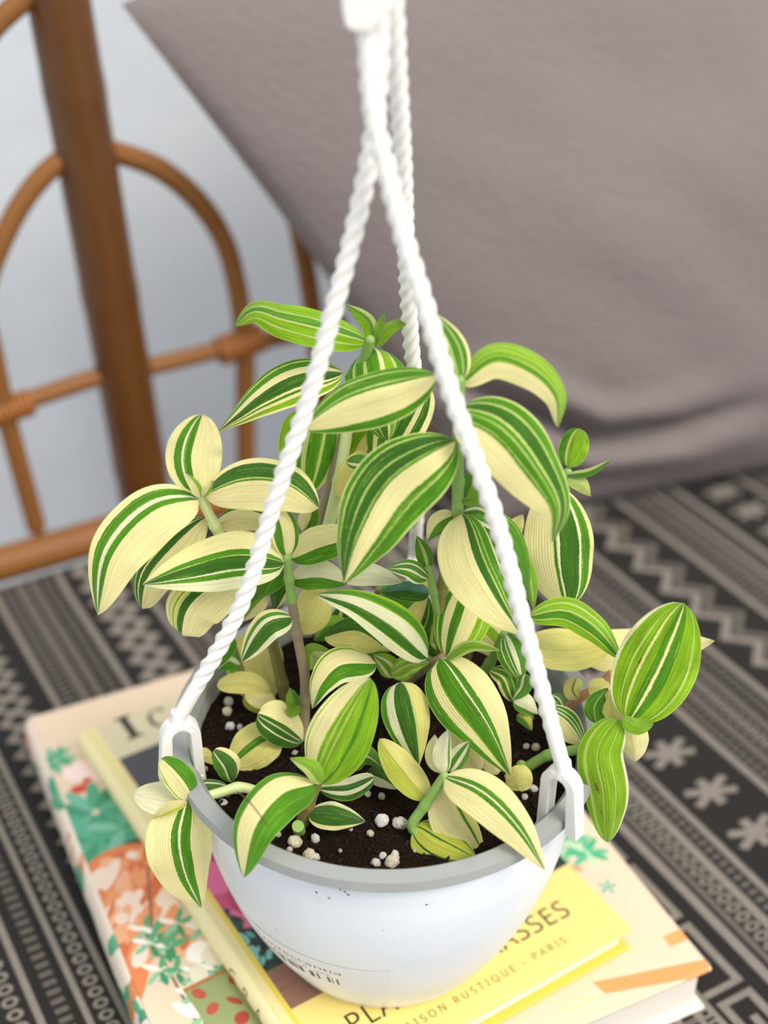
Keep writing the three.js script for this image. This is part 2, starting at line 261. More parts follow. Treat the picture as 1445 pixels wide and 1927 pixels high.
  const spArt = canvasTex(128, 1024, (g, w, h) => { const R = rng(31); g.fillStyle = '#f2e2cb'; g.fillRect(0, 0, w, h); for (let i = 0; i < 60; i++) { g.fillStyle = ['#5fae84', '#3f9a6c', '#e08a55', '#f6dcd2', '#4fa37b', '#efe3cf'][i % 6]; const y = R() * h; g.beginPath(); g.ellipse(R() * w, y, 12 + R() * 26, 8 + R() * 24, R() * 3, 0, 7); g.fill(); } });
  setUV(k.sg, (x, y, z) => [y / k.T, 1 - (z + k.l / 2) / k.l]); mesh('spine', k.sg, std(0xffffff, { map: spArt, roughness: 0.45 }), k.g);
}
{
  // yellow book on top
  const AX = axes(32.7), a0 = -6.3, a1 = 8.2, b0 = -17.6, b1 = 6.05, S = 64, W = Math.round((a1 - a0) * S), H = Math.round((b1 - b0) * S);
  const art = canvasTex(W, H, (g) => {
    const X = (a) => (a - a0) * S, Y = (b) => (b - b0) * S, R = rng(15);
    g.fillStyle = '#ead27e'; g.fillRect(0, 0, W, H);
    g.fillStyle = '#d8cba6'; g.fillRect(0, 0, W, Y(-14.8));                        // pale title band
    g.fillStyle = '#e8d898'; g.fillRect(0, 0, X(-5.72), H);                         // hinge strip
    g.fillStyle = '#e3c94c'; g.fillRect(X(-5.9), Y(-8), 0.2 * S, H);
    g.save(); g.beginPath(); g.rect(X(-5.67), Y(-14.8), W, (1.83 + 14.8) * S); g.clip();
    g.fillStyle = '#4b4a4c'; g.fillRect(0, 0, W, H);
    const blob = (a, b, r, c, q = 1) => { g.fillStyle = c; g.beginPath(); g.ellipse(X(a), Y(b), r * S, r * q * S, R() * 3, 0, 7); g.fill(); };
    g.fillStyle = '#23302a'; g.fillRect(0, Y(-8.6), W, H);
    for (let i = 0; i < 60; i++) blob(-6 + R() * 14, -7.6 + R() * 4.4, 0.3 + R() * 0.8, ['#d9658a', '#c2496f', '#e58aa4', '#b23b60'][i & 3], 0.8);
    for (let i = 0; i < 170; i++) blob(-6 + R() * 15, -3.7 + R() * 3.6, 0.12 + R() * 0.4, ['#2f6b58', '#1b3b30', '#4f9c85', '#16221c', '#7fb7a8', '#27463a'][i % 6], 0.5);
    g.fillStyle = '#22312a'; g.fillRect(X(5.4), Y(-3), 3 * S, 4.9 * S);
    g.fillStyle = '#8d6450'; g.fillRect(0, Y(-0.25), X(5.4), 2.2 * S);
    for (let i = 0; i < 60; i++) { g.fillStyle = i & 1 ? 'rgba(120,80,62,0.5)' : 'rgba(160,118,98,0.4)'; g.fillRect(X(-6 + R() * 11), Y(-0.2 + R() * 2), S * (0.5 + R() * 2), 3); }
    g.restore();
    g.fillStyle = '#3b3524'; g.textBaseline = 'alphabetic'; g.textAlign = 'left';
    g.font = `bold ${2.5 * S}px serif`; g.fillText('I', X(-4.85), Y(-15.75)); g.font = `${1.9 * S}px serif`; g.fillText('C A', X(-3.45), Y(-15.75));
    g.fillStyle = '#39310f'; g.font = `${1.24 * S}px sans-serif`;
    const spread = (text, x0, x1, y) => { const n = text.length; let tot = 0; const ws = [...text].map((ch) => { const q = g.measureText(ch).width; tot += q; return q; }); const gap = (X(x1) - X(x0) - tot) / (n - 1); let x = X(x0); [...text].forEach((ch, i) => { g.fillText(ch, x, Y(y)); x += ws[i] + gap; }); };
    spread('PLANTES GRASSES', -4.25, 6.6, 4.08);
    g.fillStyle = '#5d5120'; g.font = `${0.48 * S}px sans-serif`; spread('LA MAISON RUSTIQUE - PARIS', -3.9, 5.5, 5.12);
  });
  const k = makeBook('yellow_book', 'slim yellow book with a plant photograph cover, topmost book under the pot', AX, a0, a1, b0, b1, -11, -12.28, art, sRGB(236, 196, 76), 0.16, 0.0055);
  const spArt = canvasTex(128, 2048, (g, w, h) => {
    g.fillStyle = '#efe2ab'; g.fillRect(0, 0, w, h);
    g.fillStyle = '#4b4630'; g.font = '74px sans-serif'; g.textAlign = 'center'; g.textBaseline = 'middle';
    g.save(); g.translate(w * 0.52, h * 0.83); g.rotate(Math.PI / 2); [...'GRASSES'].forEach((c, i) => g.fillText(c, (i - 3) * 96, 0)); g.restore();
  });
  setUV(k.sg, (x, y, z) => [y / k.T, 1 - (z + k.l / 2) / k.l]); mesh('spine', k.sg, std(0xffffff, { map: spArt, roughness: 0.5 }), k.g);
}

// ---------------------------------------------------------------- white hanging pot
const POT_X = -0.0006, SOIL = -1.15;
const potH = 11, potR = (h) => 4.5 + (7.36 - 4.5) * (1 - (Math.max(0, h - 0.4) / (potH - 0.4)) ** 2.25);
{
  const g = group('hanging_pot', V3(POT_X, RIM_Y - 0.11, 0), 'round white plastic pot with a grey rim and barcode sticker, standing on the books', 'pot');
  const L = (pts, seg = 128) => new THREE.LatheGeometry(pts.map(([r, y]) => new THREE.Vector2(r / 100, (y + 11) / 100)), seg);
  const body = [];
  body.push([0.001, -10.72], [4.0, -10.72], [4.15, -10.98], [4.3, -11], [4.62, -10.9]);
  for (let i = 1; i <= 46; i++) { const h = potH - 0.25 - (potH - 0.65) * i / 46; const ridge = Math.exp(-(((h - 1.75) / 0.05) ** 2)) * 0.015; body.push([potR(h) + 0.02 + ridge, -h]); }
  const inner = []; for (let i = 0; i <= 20; i++) { const h = 0.45 + (potH - 1) * i / 20; inner.push([potR(h) - 0.2, -h]); } inner.push([0.001, -10.45]);
  const dirt = grainTex(256, [9, 30], 6);
  const specks = canvasTex(2048, 512, (c, w, h) => {                                 // stray crumbs of soil and scuffs on the plastic
    c.fillStyle = '#ffffff'; c.fillRect(0, 0, w, h); const R = rng(61);
    for (let i = 0; i < 45; i++) { c.fillStyle = ['#8a7c70', '#8d8078', '#443a32'][i % 3]; c.globalAlpha = 0.8; c.beginPath(); c.ellipse(R() * w, h * (0.25 + R() * 0.72), 0.7 + R() * 1.3, 0.6 + R() * 0.9, R() * 3, 0, 7); c.fill(); }
    for (const [u, v] of [[1985, 470], [1990, 464], [1978, 473], [1940, 455], [1960, 449], [60, 440]]) { c.fillStyle = '#3c332c'; c.beginPath(); c.ellipse(u, h - v, 2.4, 1.6, 0.4, 0, 7); c.fill(); }
    c.strokeStyle = '#d9dade'; for (let i = 0; i < 16; i++) { c.globalAlpha = 0.5; c.lineWidth = 1; const x = R() * w, y = h * (0.1 + R() * 0.7); c.beginPath(); c.moveTo(x, y); c.lineTo(x + (R() - 0.5) * 60, y + R() * 60); c.stroke(); }
  });
  mesh('body', L(body), new THREE.MeshPhysicalMaterial({ map: specks, color: sRGB(233, 239, 245), roughness: 0.36, clearcoat: 0.15, clearcoatRoughness: 0.35, bumpMap: dirt, bumpScale: 0.0002 }), g);
  const rim = L([...inner.reverse().slice(0, -1), [7.2, -0.4], [7.38, -0.06], [7.46, 0], [7.95, 0], [8.02, -0.03], [8.05, -0.1], [8.05, -0.44], [8.02, -0.48], [7.9, -0.5], [7.34, -0.46]], 160);
  mesh('rim', toCreasedNormals(rim, 0.5), std(sRGB(150, 152, 150), { roughness: 0.42 }), g);
  // paper sticker following the wall
  const lt = canvasTex(1024, 512, (c, w, h) => {
    c.fillStyle = '#efeef2'; c.fillRect(0, 0, w, h); c.fillStyle = '#55525a'; c.textBaseline = 'alphabetic';
    c.font = '76px sans-serif'; c.fillText('Zebrina (Tradescantia', 90, 168); c.font = '46px sans-serif'; c.fillText('6 in   Pot    Basket  6   xxx', 250, 240);
    const R = rng(8); let x = 110; c.fillStyle = '#3f3c42'; while (x < 810) { const q = 5 + R() * 17; c.fillRect(x, 268, q, 118); x += q + 5 + R() * 15 + (R() < 0.07 ? 26 : 0); }
    c.font = '34px sans-serif'; c.fillText('0 12345 67890', 300, 440);
  });
  const NA = 40, NB = 14, pos = [], uv = [], idx = [];
  for (let j = 0; j <= NB; j++) for (let i = 0; i <= NA; i++) {
    const th = (171 - 82 * i / NA + 0) * Math.PI / 180, h = 6.15 + 2.55 * j / NB, r = (potR(h) + 0.03) / 100;
    pos.push(r * Math.cos(th), (11 - h) / 100, r * Math.sin(th)); uv.push(i / NA, 1 - j / NB);
  }
  for (let j = 0; j < NB; j++) for (let i = 0; i < NA; i++) { const k = j * (NA + 1) + i; idx.push(k, k + NA + 1, k + 1, k + 1, k + NA + 1, k + NA + 2); }
  const lg = new THREE.BufferGeometry(); lg.setAttribute('position', new THREE.Float32BufferAttribute(pos, 3)); lg.setAttribute('uv', new THREE.Float32BufferAttribute(uv, 2)); lg.setIndex(idx); lg.computeVertexNormals();
  mesh('sticker', lg, std(0xffffff, { map: lt, roughness: 0.5 }), g).userData.label = 'white paper barcode sticker';
}

// ---------------------------------------------------------------- potting soil with perlite
{
  const g = group('potting_soil', V3(POT_X, RIM_Y + SOIL / 100, 0), 'dark brown potting soil with white perlite grains filling the pot', 'soil');
  const NR = 70, NT = 180, pos = [], uv = [], idx = [];
  const bump = (x, z) => 0.0016 * noise(x * 60, z * 60, 1) + 0.0011 * noise(x * 180, z * 180, 5) + 0.0007 * noise(x * 420, z * 420, 9);
  for (let j = 0; j <= NR; j++) for (let i = 0; i <= NT; i++) { const r = 0.0722 * j / NR, t = i / NT * 2 * Math.PI, x = r * Math.cos(t), z = r * Math.sin(t); pos.push(x, bump(x, z), z); uv.push(x * 20, z * 20); }
  for (let j = 0; j < NR; j++) for (let i = 0; i < NT; i++) { const k = j * (NT + 1) + i; idx.push(k, k + 1, k + NT + 1, k + 1, k + NT + 2, k + NT + 1); }
  const geo = new THREE.BufferGeometry(); geo.setAttribute('position', new THREE.Float32BufferAttribute(pos, 3)); geo.setAttribute('uv', new THREE.Float32BufferAttribute(uv, 2)); geo.setIndex(idx); geo.computeVertexNormals();
  const st = canvasTex(1024, 1024, (c, w, h) => { c.fillStyle = '#1a110b'; c.fillRect(0, 0, w, h); const R = rng(44); for (let i = 0; i < 16000; i++) { c.fillStyle = ['#120b07', '#281a10', '#0a0604', '#38261a', '#1c120b', '#4a321e', '#150e09'][i % 7]; c.globalAlpha = 0.5; c.beginPath(); c.ellipse(R() * w, R() * h, 1 + R() * 6, 1 + R() * 3, R() * 3, 0, 7); c.fill(); } }, true);
  mesh('soil_surface', geo, new THREE.MeshPhysicalMaterial({ map: st, roughness: 1, specularIntensity: 0.15, bumpMap: grainTex(256, [30, 80, 128], 3), bumpScale: 0.0012 }), g);
  const pm = [sRGB(236, 230, 216), sRGB(226, 214, 186), sRGB(240, 238, 232)].map((c) => std(c, { roughness: 0.95, bumpMap: grainTex(128, [10, 30, 64], 2), bumpScale: 0.0006 }));
  const forms = [0, 1, 2, 3].map((k) => { const s = new THREE.IcosahedronGeometry(1, 3), p = s.attributes.position, v = V3(); for (let i = 0; i < p.count; i++) { v.fromBufferAttribute(p, i); const q = 1 + 0.22 * noise(v.x * 1.7 + k * 5, v.y * 1.7, v.z * 1.7) + 0.1 * noise(v.x * 4, v.y * 4 + k * 7, v.z * 4); v.multiplyScalar(q); p.setXYZ(i, v.x, v.y * 0.85, v.z); } const m = mergeVertices(s.deleteAttribute('normal').deleteAttribute('uv')); m.computeVertexNormals(); return setUV(m, (x, y, z) => [x + y, z - y]); });
  const R = rng(91); let n = 0;
  const grain = (px, py, rp) => {
    const q = PY(px, py, SOIL + 0.1), r = rp * q.distanceTo(EYE) / FPX, m = mesh('perlite_grain', forms[n % 4], pm[n % 3], g); n++;
    m.position.set(q.x - POT_X, 0.0006 + r * 0.25, q.z); m.scale.setScalar(r * 1.02); m.rotation.set(R() * 6, R() * 6, R() * 6);
  };
  grain(430, 1321, 9); grain(427, 1339, 9); grain(433, 1367, 9); grain(451, 1368, 6); grain(555, 1585, 13); grain(593, 1578, 9); grain(545, 1598, 6); grain(581, 1610, 13); grain(594, 1613, 8); grain(414, 1497, 10);
  grain(427, 1494, 7); grain(420, 1511, 8); grain(523, 1570, 6); grain(697, 1568, 7); grain(718, 1545, 13); grain(753, 1550, 14); grain(718, 1498, 7); grain(720, 1611, 8); grain(707, 1624, 9); grain(738, 1622, 14);
  grain(743, 1608, 8); grain(846, 1560, 12); grain(943, 1572, 8); grain(1004, 1484, 8); grain(987, 1499, 6); grain(1008, 1406, 8); grain(990, 1404, 6); grain(680, 1272, 14); grain(1052, 1425, 6); grain(692, 1494, 6);
  grain(555, 1417, 6); grain(513, 1412, 6); grain(442, 1442, 7); grain(385, 1447, 6); grain(640, 1600, 4); grain(660, 1560, 4); grain(780, 1600, 4); grain(470, 1550, 5); grain(540, 1297, 5); grain(955, 1460, 6); grain(1000, 1350, 5); grain(870, 1500, 5);
  // shreds of bark and coir too many to count
  const bits = new THREE.InstancedMesh(new THREE.BoxGeometry(1, 0.35, 0.4), std(sRGB(92, 62, 38), { roughness: 1 }), 900); bits.name = 'bark_shreds'; bits.userData.kind = 'stuff'; bits.castShadow = bits.receiveShadow = true;
  const M = new THREE.Matrix4(), Q = new THREE.Quaternion(), E = new THREE.Euler();
  for (let i = 0; i < 900; i++) { const r = 0.07 * Math.sqrt(R()), t = R() * 6.283, s = 0.0006 + R() * 0.0018; M.compose(V3(r * Math.cos(t), bump(r * Math.cos(t), r * Math.sin(t)) + 0.0003, r * Math.sin(t)), Q.setFromEuler(E.set(R() - 0.5, R() * 6, R() - 0.5)), V3(s * (1 + R()), s, s)); bits.setMatrixAt(i, M); bits.setColorAt(i, sRGB(...[[70, 46, 28], [32, 21, 14], [20, 14, 10], [96, 66, 38]][i & 3])); }
  g.add(bits);
}

// ---------------------------------------------------------------- white plastic hanger: hub with hook, three twisted cords, three rim clips
{
  const base = V3(0, RIM_Y, 0), g = group('pot_hanger', base, 'white plastic pot hanger with three twisted cords clipped to the rim', 'hanger');
  const wm = new THREE.MeshPhysicalMaterial({ color: sRGB(236, 232, 227), roughness: 0.45, clearcoat: 0.2, clearcoatRoughness: 0.4 });
  const put = (n, geo) => { geo.translate(-base.x, -base.y, -base.z); return mesh(n, geo, wm, g); };
  function cord(pts) {
    const c = new THREE.CatmullRomCurve3(pts, false, 'centripetal'), L = c.getLength(), SEG = Math.round(L / 0.0008), RAD = 24, pos = [], idx = [];
    const fr = c.computeFrenetFrames(SEG, false);
    for (let i = 0; i <= SEG; i++) {
      const t = i / SEG, q = c.getPointAt(t), s = t * L, plain = Math.min(1, Math.max(0, (s - 0.004) / 0.012)) * Math.min(1, Math.max(0, (L - s - 0.012) / 0.012));
      for (let j = 0; j < RAD; j++) { const f = j / RAD * 2 * Math.PI, r = 0.00268 * (1 + plain * (0.19 * Math.cos(3 * (f - s * 2 * Math.PI / 0.0182)) - 0.02)); const p = q.clone().addScaledVector(fr.normals[i], r * Math.cos(f)).addScaledVector(fr.binormals[i], r * Math.sin(f)); pos.push(p.x, p.y, p.z); }
      if (i) for (let j = 0; j < RAD; j++) { const k = (i - 1) * RAD + j, l = (i - 1) * RAD + (j + 1) % RAD; idx.push(k, l, k + RAD, l, l + RAD, k + RAD); }
    }
    const geo = new THREE.BufferGeometry(); geo.setAttribute('position', new THREE.Float32BufferAttribute(pos, 3)); geo.setIndex(idx); geo.computeVertexNormals(); return geo;
  }
  function clip(deg) {                                     // an upside-down U across the rim, outer leg over the lip, inner leg in the pot
    const s = new THREE.Shape(), o = 0.0064, i = 0.0038, up = 0.0142, r = 0.0772;
    s.moveTo(r + i, up); s.lineTo(r + i + 0.0012, -0.0046); s.lineTo(r + o + 0.0022, -0.0046); s.lineTo(r + o, up); s.absarc(r, up, o, 0, Math.PI, false); s.lineTo(r - o, up); s.lineTo(r - o - 0.0004, -0.0105); s.lineTo(r - i - 0.0004, -0.0105); s.lineTo(r - i, up); s.absarc(r, up, i, Math.PI, 0, true);
    const e = new THREE.ExtrudeGeometry(s, { depth: 0.0046, bevelEnabled: true, bevelSize: 0.0006, bevelThickness: 0.0006, bevelSegments: 2, curveSegments: 16 }); e.translate(0, 0, -0.0023);
    const tab = new RoundedBoxGeometry(0.0018, 0.003, 0.0085, 2, 0.0006); tab.rotateZ(0.5); tab.translate(r - 0.0052, -0.0062, 0.001);
    const neck = new THREE.CylinderGeometry(0.0024, 0.0033, 0.006, 20); neck.translate(r, up + 0.0075, 0);
    const m = mergeGeometries([e, tab, neck].map((x) => toCreasedNormals(x.index ? x.toNonIndexed() : x, 0.6)).map((x) => { x.deleteAttribute('uv'); return x; }));
    m.rotateY(-deg * Math.PI / 180); m.translate(base.x + POT_X, base.y, base.z); return m;
  }
  const tip = (deg) => V3(POT_X + 0.0772 * Math.cos(deg * Math.PI / 180), RIM_Y + 0.0215, 0.0772 * Math.sin(deg * Math.PI / 180));
  const AR = 39.7, ALEFT = 161.5, ABACK = 279;
  for (const d of [AR, ALEFT, ABACK]) put('clip', clip(d));
  put('cord', cord([P(684, 20, 1.0), P(690, 60, 1.0), P(701, 200, 1.25), P(727, 320, 1.6), P(758, 440, 1.9), P(795, 560, 2.3), P(847, 735, 2.8), P(892, 860, 3.2), P(935, 985, 3.55), P(988, 1185, 4.2), tip(AR)]));
  put('cord', cord([P(716, 10, -0.1), P(715, 60, 0), P(709, 180, 0.2), P(698, 280, 0.4), P(667, 430, 0.7), P(628, 580, 0.95), P(577, 760, 1.2), P(520, 930, 1.5), P(452, 1140, 1.9), tip(ALEFT)]));
  put('cord', cord([P(741, -60, -0.5), P(743, 40, -0.7), P(748, 150, -1.1), P(757, 300, -2), P(764, 480, -3.2), P(773, 640, -4.4), P(786, 790, -5.4), tip(ABACK)]));
  // hub: a moulded block, with the hook above it
  const q = (x, y) => { const p = P(x, y, 1.0); return new THREE.Vector2(p.x, p.y); };
  const hs = new THREE.Shape([q(644, -60), q(649, 12), q(654, 38), q(664, 46), q(694, 47), q(702, 42), q(737, 6), q(742, -60)]);
  const hub = new THREE.ExtrudeGeometry(hs, { depth: 0.008, bevelEnabled: true, bevelSize: 0.0006, bevelThickness: 0.001, bevelSegments: 3 }); hub.translate(0, 0, 0.006);
  put('hub', hub);
  const top = P(700, -60, 0.8);
  const hk = new THREE.CatmullRomCurve3([V3(0, -0.004, 0), V3(0, 0.02, 0), V3(0, 0.035, 0), V3(0.012, 0.05, 0), V3(0.026, 0.04, 0), V3(0.026, 0.026, 0)].map((v) => v.add(top)));
  put('hook', new THREE.TubeGeometry(hk, 40, 0.003, 12));
}

// ---------------------------------------------------------------- the plant
const COL = { C: [252, 240, 172], Y: [240, 230, 136], W: [241, 238, 196], P: [200, 217, 122], G: [82, 144, 10], D: [60, 112, 14], L: [136, 184, 16], K: [204, 210, 80], T: [70, 128, 104] };
const CW = 192, CHH = 400, PER = 50, ATL = 3;             // 10 x 5 leaf prints on each texture
const atlas = Array.from({ length: ATL }, () => new Uint8Array(2048 * 2048 * 4));
function printLeaf(slot, spec, scars) {
  const A = atlas[Math.floor(slot / PER)], cx = (slot % PER) % 10, cy = Math.floor((slot % PER) / 10), X0 = cx * 204 + 6, Y0 = cy * 408 + 4, R = rng(slot * 7919 + 13);
  const bands = []; let sum = 0; for (const m of spec.matchAll(/([A-Z])(\d+)/g)) { bands.push([m[1], +m[2]]); sum += +m[2]; }
  const cuts = []; let acc = 0; for (const [c, w] of bands) { acc += w / sum; cuts.push([acc, c]); }
  const streaks = []; let e0 = 0;
  for (const [e, c] of cuts) {
    if ('GDLT'.includes(c)) for (let k = 0; k < Math.round((e - e0) * 26); k++) { const t0 = R() * 0.9; streaks.push([e0 + (e - e0) * R(), 0.002 + R() * R() * 0.009, t0, t0 + 0.1 + R() * 0.5, R() < 0.75 ? 'P' : 'G', 0.35 + R() * 0.5]); }
    if ('CYW'.includes(c) && e - e0 > 0.1) for (let k = 0; k < 2; k++) streaks.push([e0 + (e - e0) * R(), 0.004, R() * 0.4, 0.6 + R() * 0.4, 'K', 0.16]);
    e0 = e;
  }
  const ph = cuts.map(() => R() * 50);
  for (let j = -4; j < CHH + 4; j++) {
   const tj = Math.min(1, Math.max(0, j / CHH)), edges = cuts.map(([e], k) => e + 0.012 * noise(tj * 3.2, ph[k]) + 0.006 * noise(tj * 40, ph[k] + 3) + 0.004 * noise(tj * 110, ph[k] + 9));
   const now = streaks.filter((q) => tj > q[2] && tj < q[3]).map((q) => [q[0] + 0.01 * noise(tj * 4, q[0] * 90), q[1], q[5] * (0.7 + 0.6 * noise(tj * 70, q[0] * 300)), COL[q[4]]]);
   for (let i = -6; i < CW + 6; i++) {
    const u = Math.min(1, Math.max(0, (i + 0.5) / CW)), t = tj;
    let c = cuts[cuts.length - 1][1], k;
    for (k = 0; k < cuts.length; k++) if (u < edges[k]) { c = cuts[k][1]; break; }
    let [r, g, b] = COL[c];
    const green = 'GDLT'.includes(c), f = 1 + (green ? 0.16 : 0.035) * noise(u * 46, t * 5, slot) + (green ? 0.12 : 0.03) * noise(u * 9, t * 3, slot + 20) + (green ? 0.05 : 0.012) * noise(u * 90, t * 60, slot);
    r *= f; g *= f; b *= f;
    for (const [x, w, q, z] of now) if (Math.abs(u - x) < w) { r += (z[0] - r) * q; g += (z[1] - g) * q; b += (z[2] - b) * q; }
    for (const [x, y, q] of scars) if (Math.hypot((u - x) / q, (t - y) / (q * 1.8)) < 1 + 0.6 * noise(u * 60, t * 60, 4)) { r = 118; g = 88; b = 38; }
    const m = Math.min(u, 1 - u); if (m < 0.016) { r += (206 - r) * 0.6; g += (220 - g) * 0.6; b += (140 - b) * 0.6; }
    A.set([Math.min(255, Math.max(0, r)), Math.min(255, Math.max(0, g)), Math.min(255, Math.max(0, b)), 255], ((Y0 + j) * 2048 + X0 + i) * 4);
   }
  }
  return { tex: Math.floor(slot / PER), u: (s) => (X0 + s * CW) / 2048, v: (t) => (Y0 + t * CHH) / 2048 };
}
const veinTex = (() => { const W = 256, H = 256, d = new Uint8Array(W * H * 4), R = rng(6), vs = Array.from({ length: 26 }, (_, k) => [(k + 0.5 + (R() - 0.5) * 0.4) / 26, 0.5 + R()]); for (let j = 0; j < H; j++) for (let i = 0; i < W; i++) { let h = 128 + 26 * noise(i / 9, j / 40, 3) + 14 * noise(i / 3, j / 5, 8); for (const [x, q] of vs) { const e = (i / W - x) * 150; h -= 52 * q * Math.exp(-e * e); } const e = (i / W - 0.5) * 70; h -= 60 * Math.exp(-e * e); const v = Math.max(0, Math.min(255, h)); d.set([v, v, v, 255], (j * W + i) * 4); } const t = new THREE.DataTexture(d, W, H); t.magFilter = THREE.LinearFilter; t.minFilter = THREE.LinearFilter; t.channel = 1; t.needsUpdate = true; return t; })();
const leafMats = atlas.map((d) => { const t = new THREE.DataTexture(d, 2048, 2048); t.colorSpace = THREE.SRGBColorSpace; t.magFilter = THREE.LinearFilter; t.minFilter = THREE.LinearFilter; t.needsUpdate = true; return new THREE.MeshPhysicalMaterial({ map: t, side: THREE.DoubleSide, roughness: 0.92, transmission: 0.36, thickness: 0, clearcoat: 0.07, clearcoatRoughness: 0.38, specularIntensity: 0.5, bumpMap: veinTex, bumpScale: 0.0005 }); });

const plantBase = V3(POT_X, RIM_Y + SOIL / 100, 0);
const plant = group('spiderwort_plant', plantBase, 'bushy trailing plant with green and cream striped leaves growing in the white pot', 'plant');
const stemMat = { green: std(sRGB(132, 168, 84), { roughness: 0.5 }), olive: std(sRGB(128, 118, 62), { roughness: 0.5 }), mauve: std(sRGB(150, 134, 106), { roughness: 0.5 }), pale: std(sRGB(204, 214, 150), { roughness: 0.5 }), pink: std(sRGB(190, 138, 104), { roughness: 0.5 }) };
let slot = 0, cur = null;
// a jointed stem through points (pixel, pixel, depth); the leaves that follow belong to it
function stem(mat, r, ...pts) {
  const v = pts.map((p) => P(...p).sub(plantBase)), n = Math.max(2, pts.length);
  const c = new THREE.CatmullRomCurve3(v, false, 'centripetal'), L = c.getLength(), k = Math.max(1, Math.round(L / 0.028));
  const g = tubeGeo(v, (t) => r / 1000 * (1.08 - 0.16 * t + 0.2 * Math.exp(-((((((t * k) % 1) - 0.5) * L / k) / 0.0016) ** 2))), Math.max(24, Math.round(L / 0.0012)), 12);
  cur = mesh('stem', g, stemMat[mat], plant); return cur;
}
// a leaf along points from base to tip; hl and hr its half widths in pixels to the left and right of that way; o.up leans its face up, o.cup bends the edges back (+) or forward (-)
function leaf(spec, hl, hr, pts, o = {}) {
  const cell = printLeaf(slot, spec, o.scar ?? []), id = slot++, c = new THREE.CatmullRomCurve3(pts.map((p) => P(...p)), false, 'centripetal'), NT = 34, NS = 16;
  const pa = o.a ?? 0.52, pb = o.b ?? 0.92, pk = pa / (pa + pb), norm = pk ** pa * (1 - pk) ** pb, pos = [], uv = [], uv1 = [], idx = [], R = rng(id * 31 + 5), p1 = R() * 6, p2 = R() * 6;
  const up = o.up ?? 0.35, cup = o.cup ?? 0.3, wave = o.wave ?? 0.09, chord = c.getPoint(1).sub(c.getPoint(0)).normalize();
  for (let i = 0; i <= NT; i++) {
    const t = i / NT, q = c.getPointAt(t), tan = c.getTangentAt(t).lerp(chord, 0.25).normalize(), v = q.clone().sub(EYE), dist = v.length(); v.normalize();
    const r0 = V3().crossVectors(v, tan).normalize(), n = v.clone().negate(); n.y += up; n.normalize();
    let lat = V3().crossVectors(tan, n); if (lat.dot(r0) < 0) lat.negate(); const kk = lat.dot(r0); if (kk < 0.35) lat = r0.clone(); else lat.multiplyScalar(1 / kk);
    const nn = V3().crossVectors(tan, lat).normalize(); if (nn.dot(v) < 0) nn.negate();   // away from the eye
    const prof = Math.min(1.02, (Math.max(t, 0.0008) ** pa) * ((1 - t) ** pb) / norm);
    for (let j = 0; j <= NS; j++) {
      const s = j / NS * 2 - 1, w = (s < 0 ? hl : hr) * prof * dist / FPX, e = Math.abs(s);
      const dep = w * (cup * e ** 1.7 - 0.1 * Math.exp(-(e * 5)) + wave * e * e * (Math.sin(t * 9 + (s < 0 ? p1 : p2)) + 0.4 * Math.sin(t * 21 + p2)));
      const p = q.clone().addScaledVector(lat, s * w).addScaledVector(nn, dep).sub(plantBase); pos.push(p.x, p.y, p.z); uv.push(cell.u(j / NS), cell.v(t)); uv1.push(j / NS, t);
    }
  }
  for (let i = 0; i < NT; i++) for (let j = 0; j < NS; j++) { const k = i * (NS + 1) + j; idx.push(k, k + 1, k + NS + 1, k + 1, k + NS + 2, k + NS + 1); }
  const geo = new THREE.BufferGeometry(); geo.setAttribute('position', new THREE.Float32BufferAttribute(pos, 3)); geo.setAttribute('uv', new THREE.Float32BufferAttribute(uv, 2)); geo.setAttribute('uv1', new THREE.Float32BufferAttribute(uv1, 2)); geo.setIndex(idx); geo.computeVertexNormals();
  return mesh('leaf', geo, leafMats[cell.tex], cur);
}

// tall middle shoot
stem('olive', 2.0, [838, 1345, -1.4], [832, 1235, -1.2], [826, 1160, -0.9], [836, 1080, -0.6], [850, 1020, -0.4], [861, 960, -0.2]);
leaf('C3 G14 P2 G6 P3 D15 C57', 50, 60, [[868, 968, 0.2], [885, 1050, 1], [925, 1125, 1.7], [980, 1196, 2.3]]);
leaf('G50 C50', 20, 22, [[857, 968, -0.2], [825, 985, 0], [803, 1018, 0.2]]);
leaf('G55 W10 D35', 30, 36, [[880, 968, -0.6], [945, 1000, -1], [980, 1070, -0.9], [992, 1135, -0.6]]);
leaf('G30 W30 G40', 10, 10, [[872, 962, -0.4], [900, 958, -0.4], [928, 974, -0.3]]);
leaf('L100', 11, 11, [[868, 945, 0], [895, 938, 0.2], [938, 926, 0.3]]);
leaf('G60 L40', 18, 16, [[876, 932, -0.2], [888, 905, -0.3], [921, 882, -0.3]]);
stem('green', 1.9, [861, 965, -0.2], [862, 900, 0], [862, 830, 0.2], [865, 716, 0.5]);
leaf('P3 G16 P2 G8 C25 G3 P2 D13 P2 D17 P3 G6 P3', 79, 79, [[856, 830, 0.8], [737, 912, 1.7], [680, 1010, 2.2], [647, 1098, 2.3]], { cup: 0.35, a: 0.6 });
leaf('P3 G13 C50 G5 P3 G16 P3 G7', 52, 54, [[823, 708, 0.5], [755, 735, 0.2], [660, 765, 0.1], [570, 808, 0.2]], { cup: 0.4, up: 0.2, a: 0.78, b: 0.85 });
leaf('P4 G12 P3 D18 P4 G8 P2 G11 P2 G4 C38', 66, 68, [[862, 774, 1], [938, 808, 1.6], [1008, 890, 2.2], [1044, 955, 2.5], [1039, 1022, 2.6]], { cup: 0.35, a: 0.42 });
leaf('C22 L20 P8 G20 P5 G15 C10', 42, 30, [[866, 716, 0.4], [848, 650, -0.1], [812, 586, -0.6]], { up: 0 });
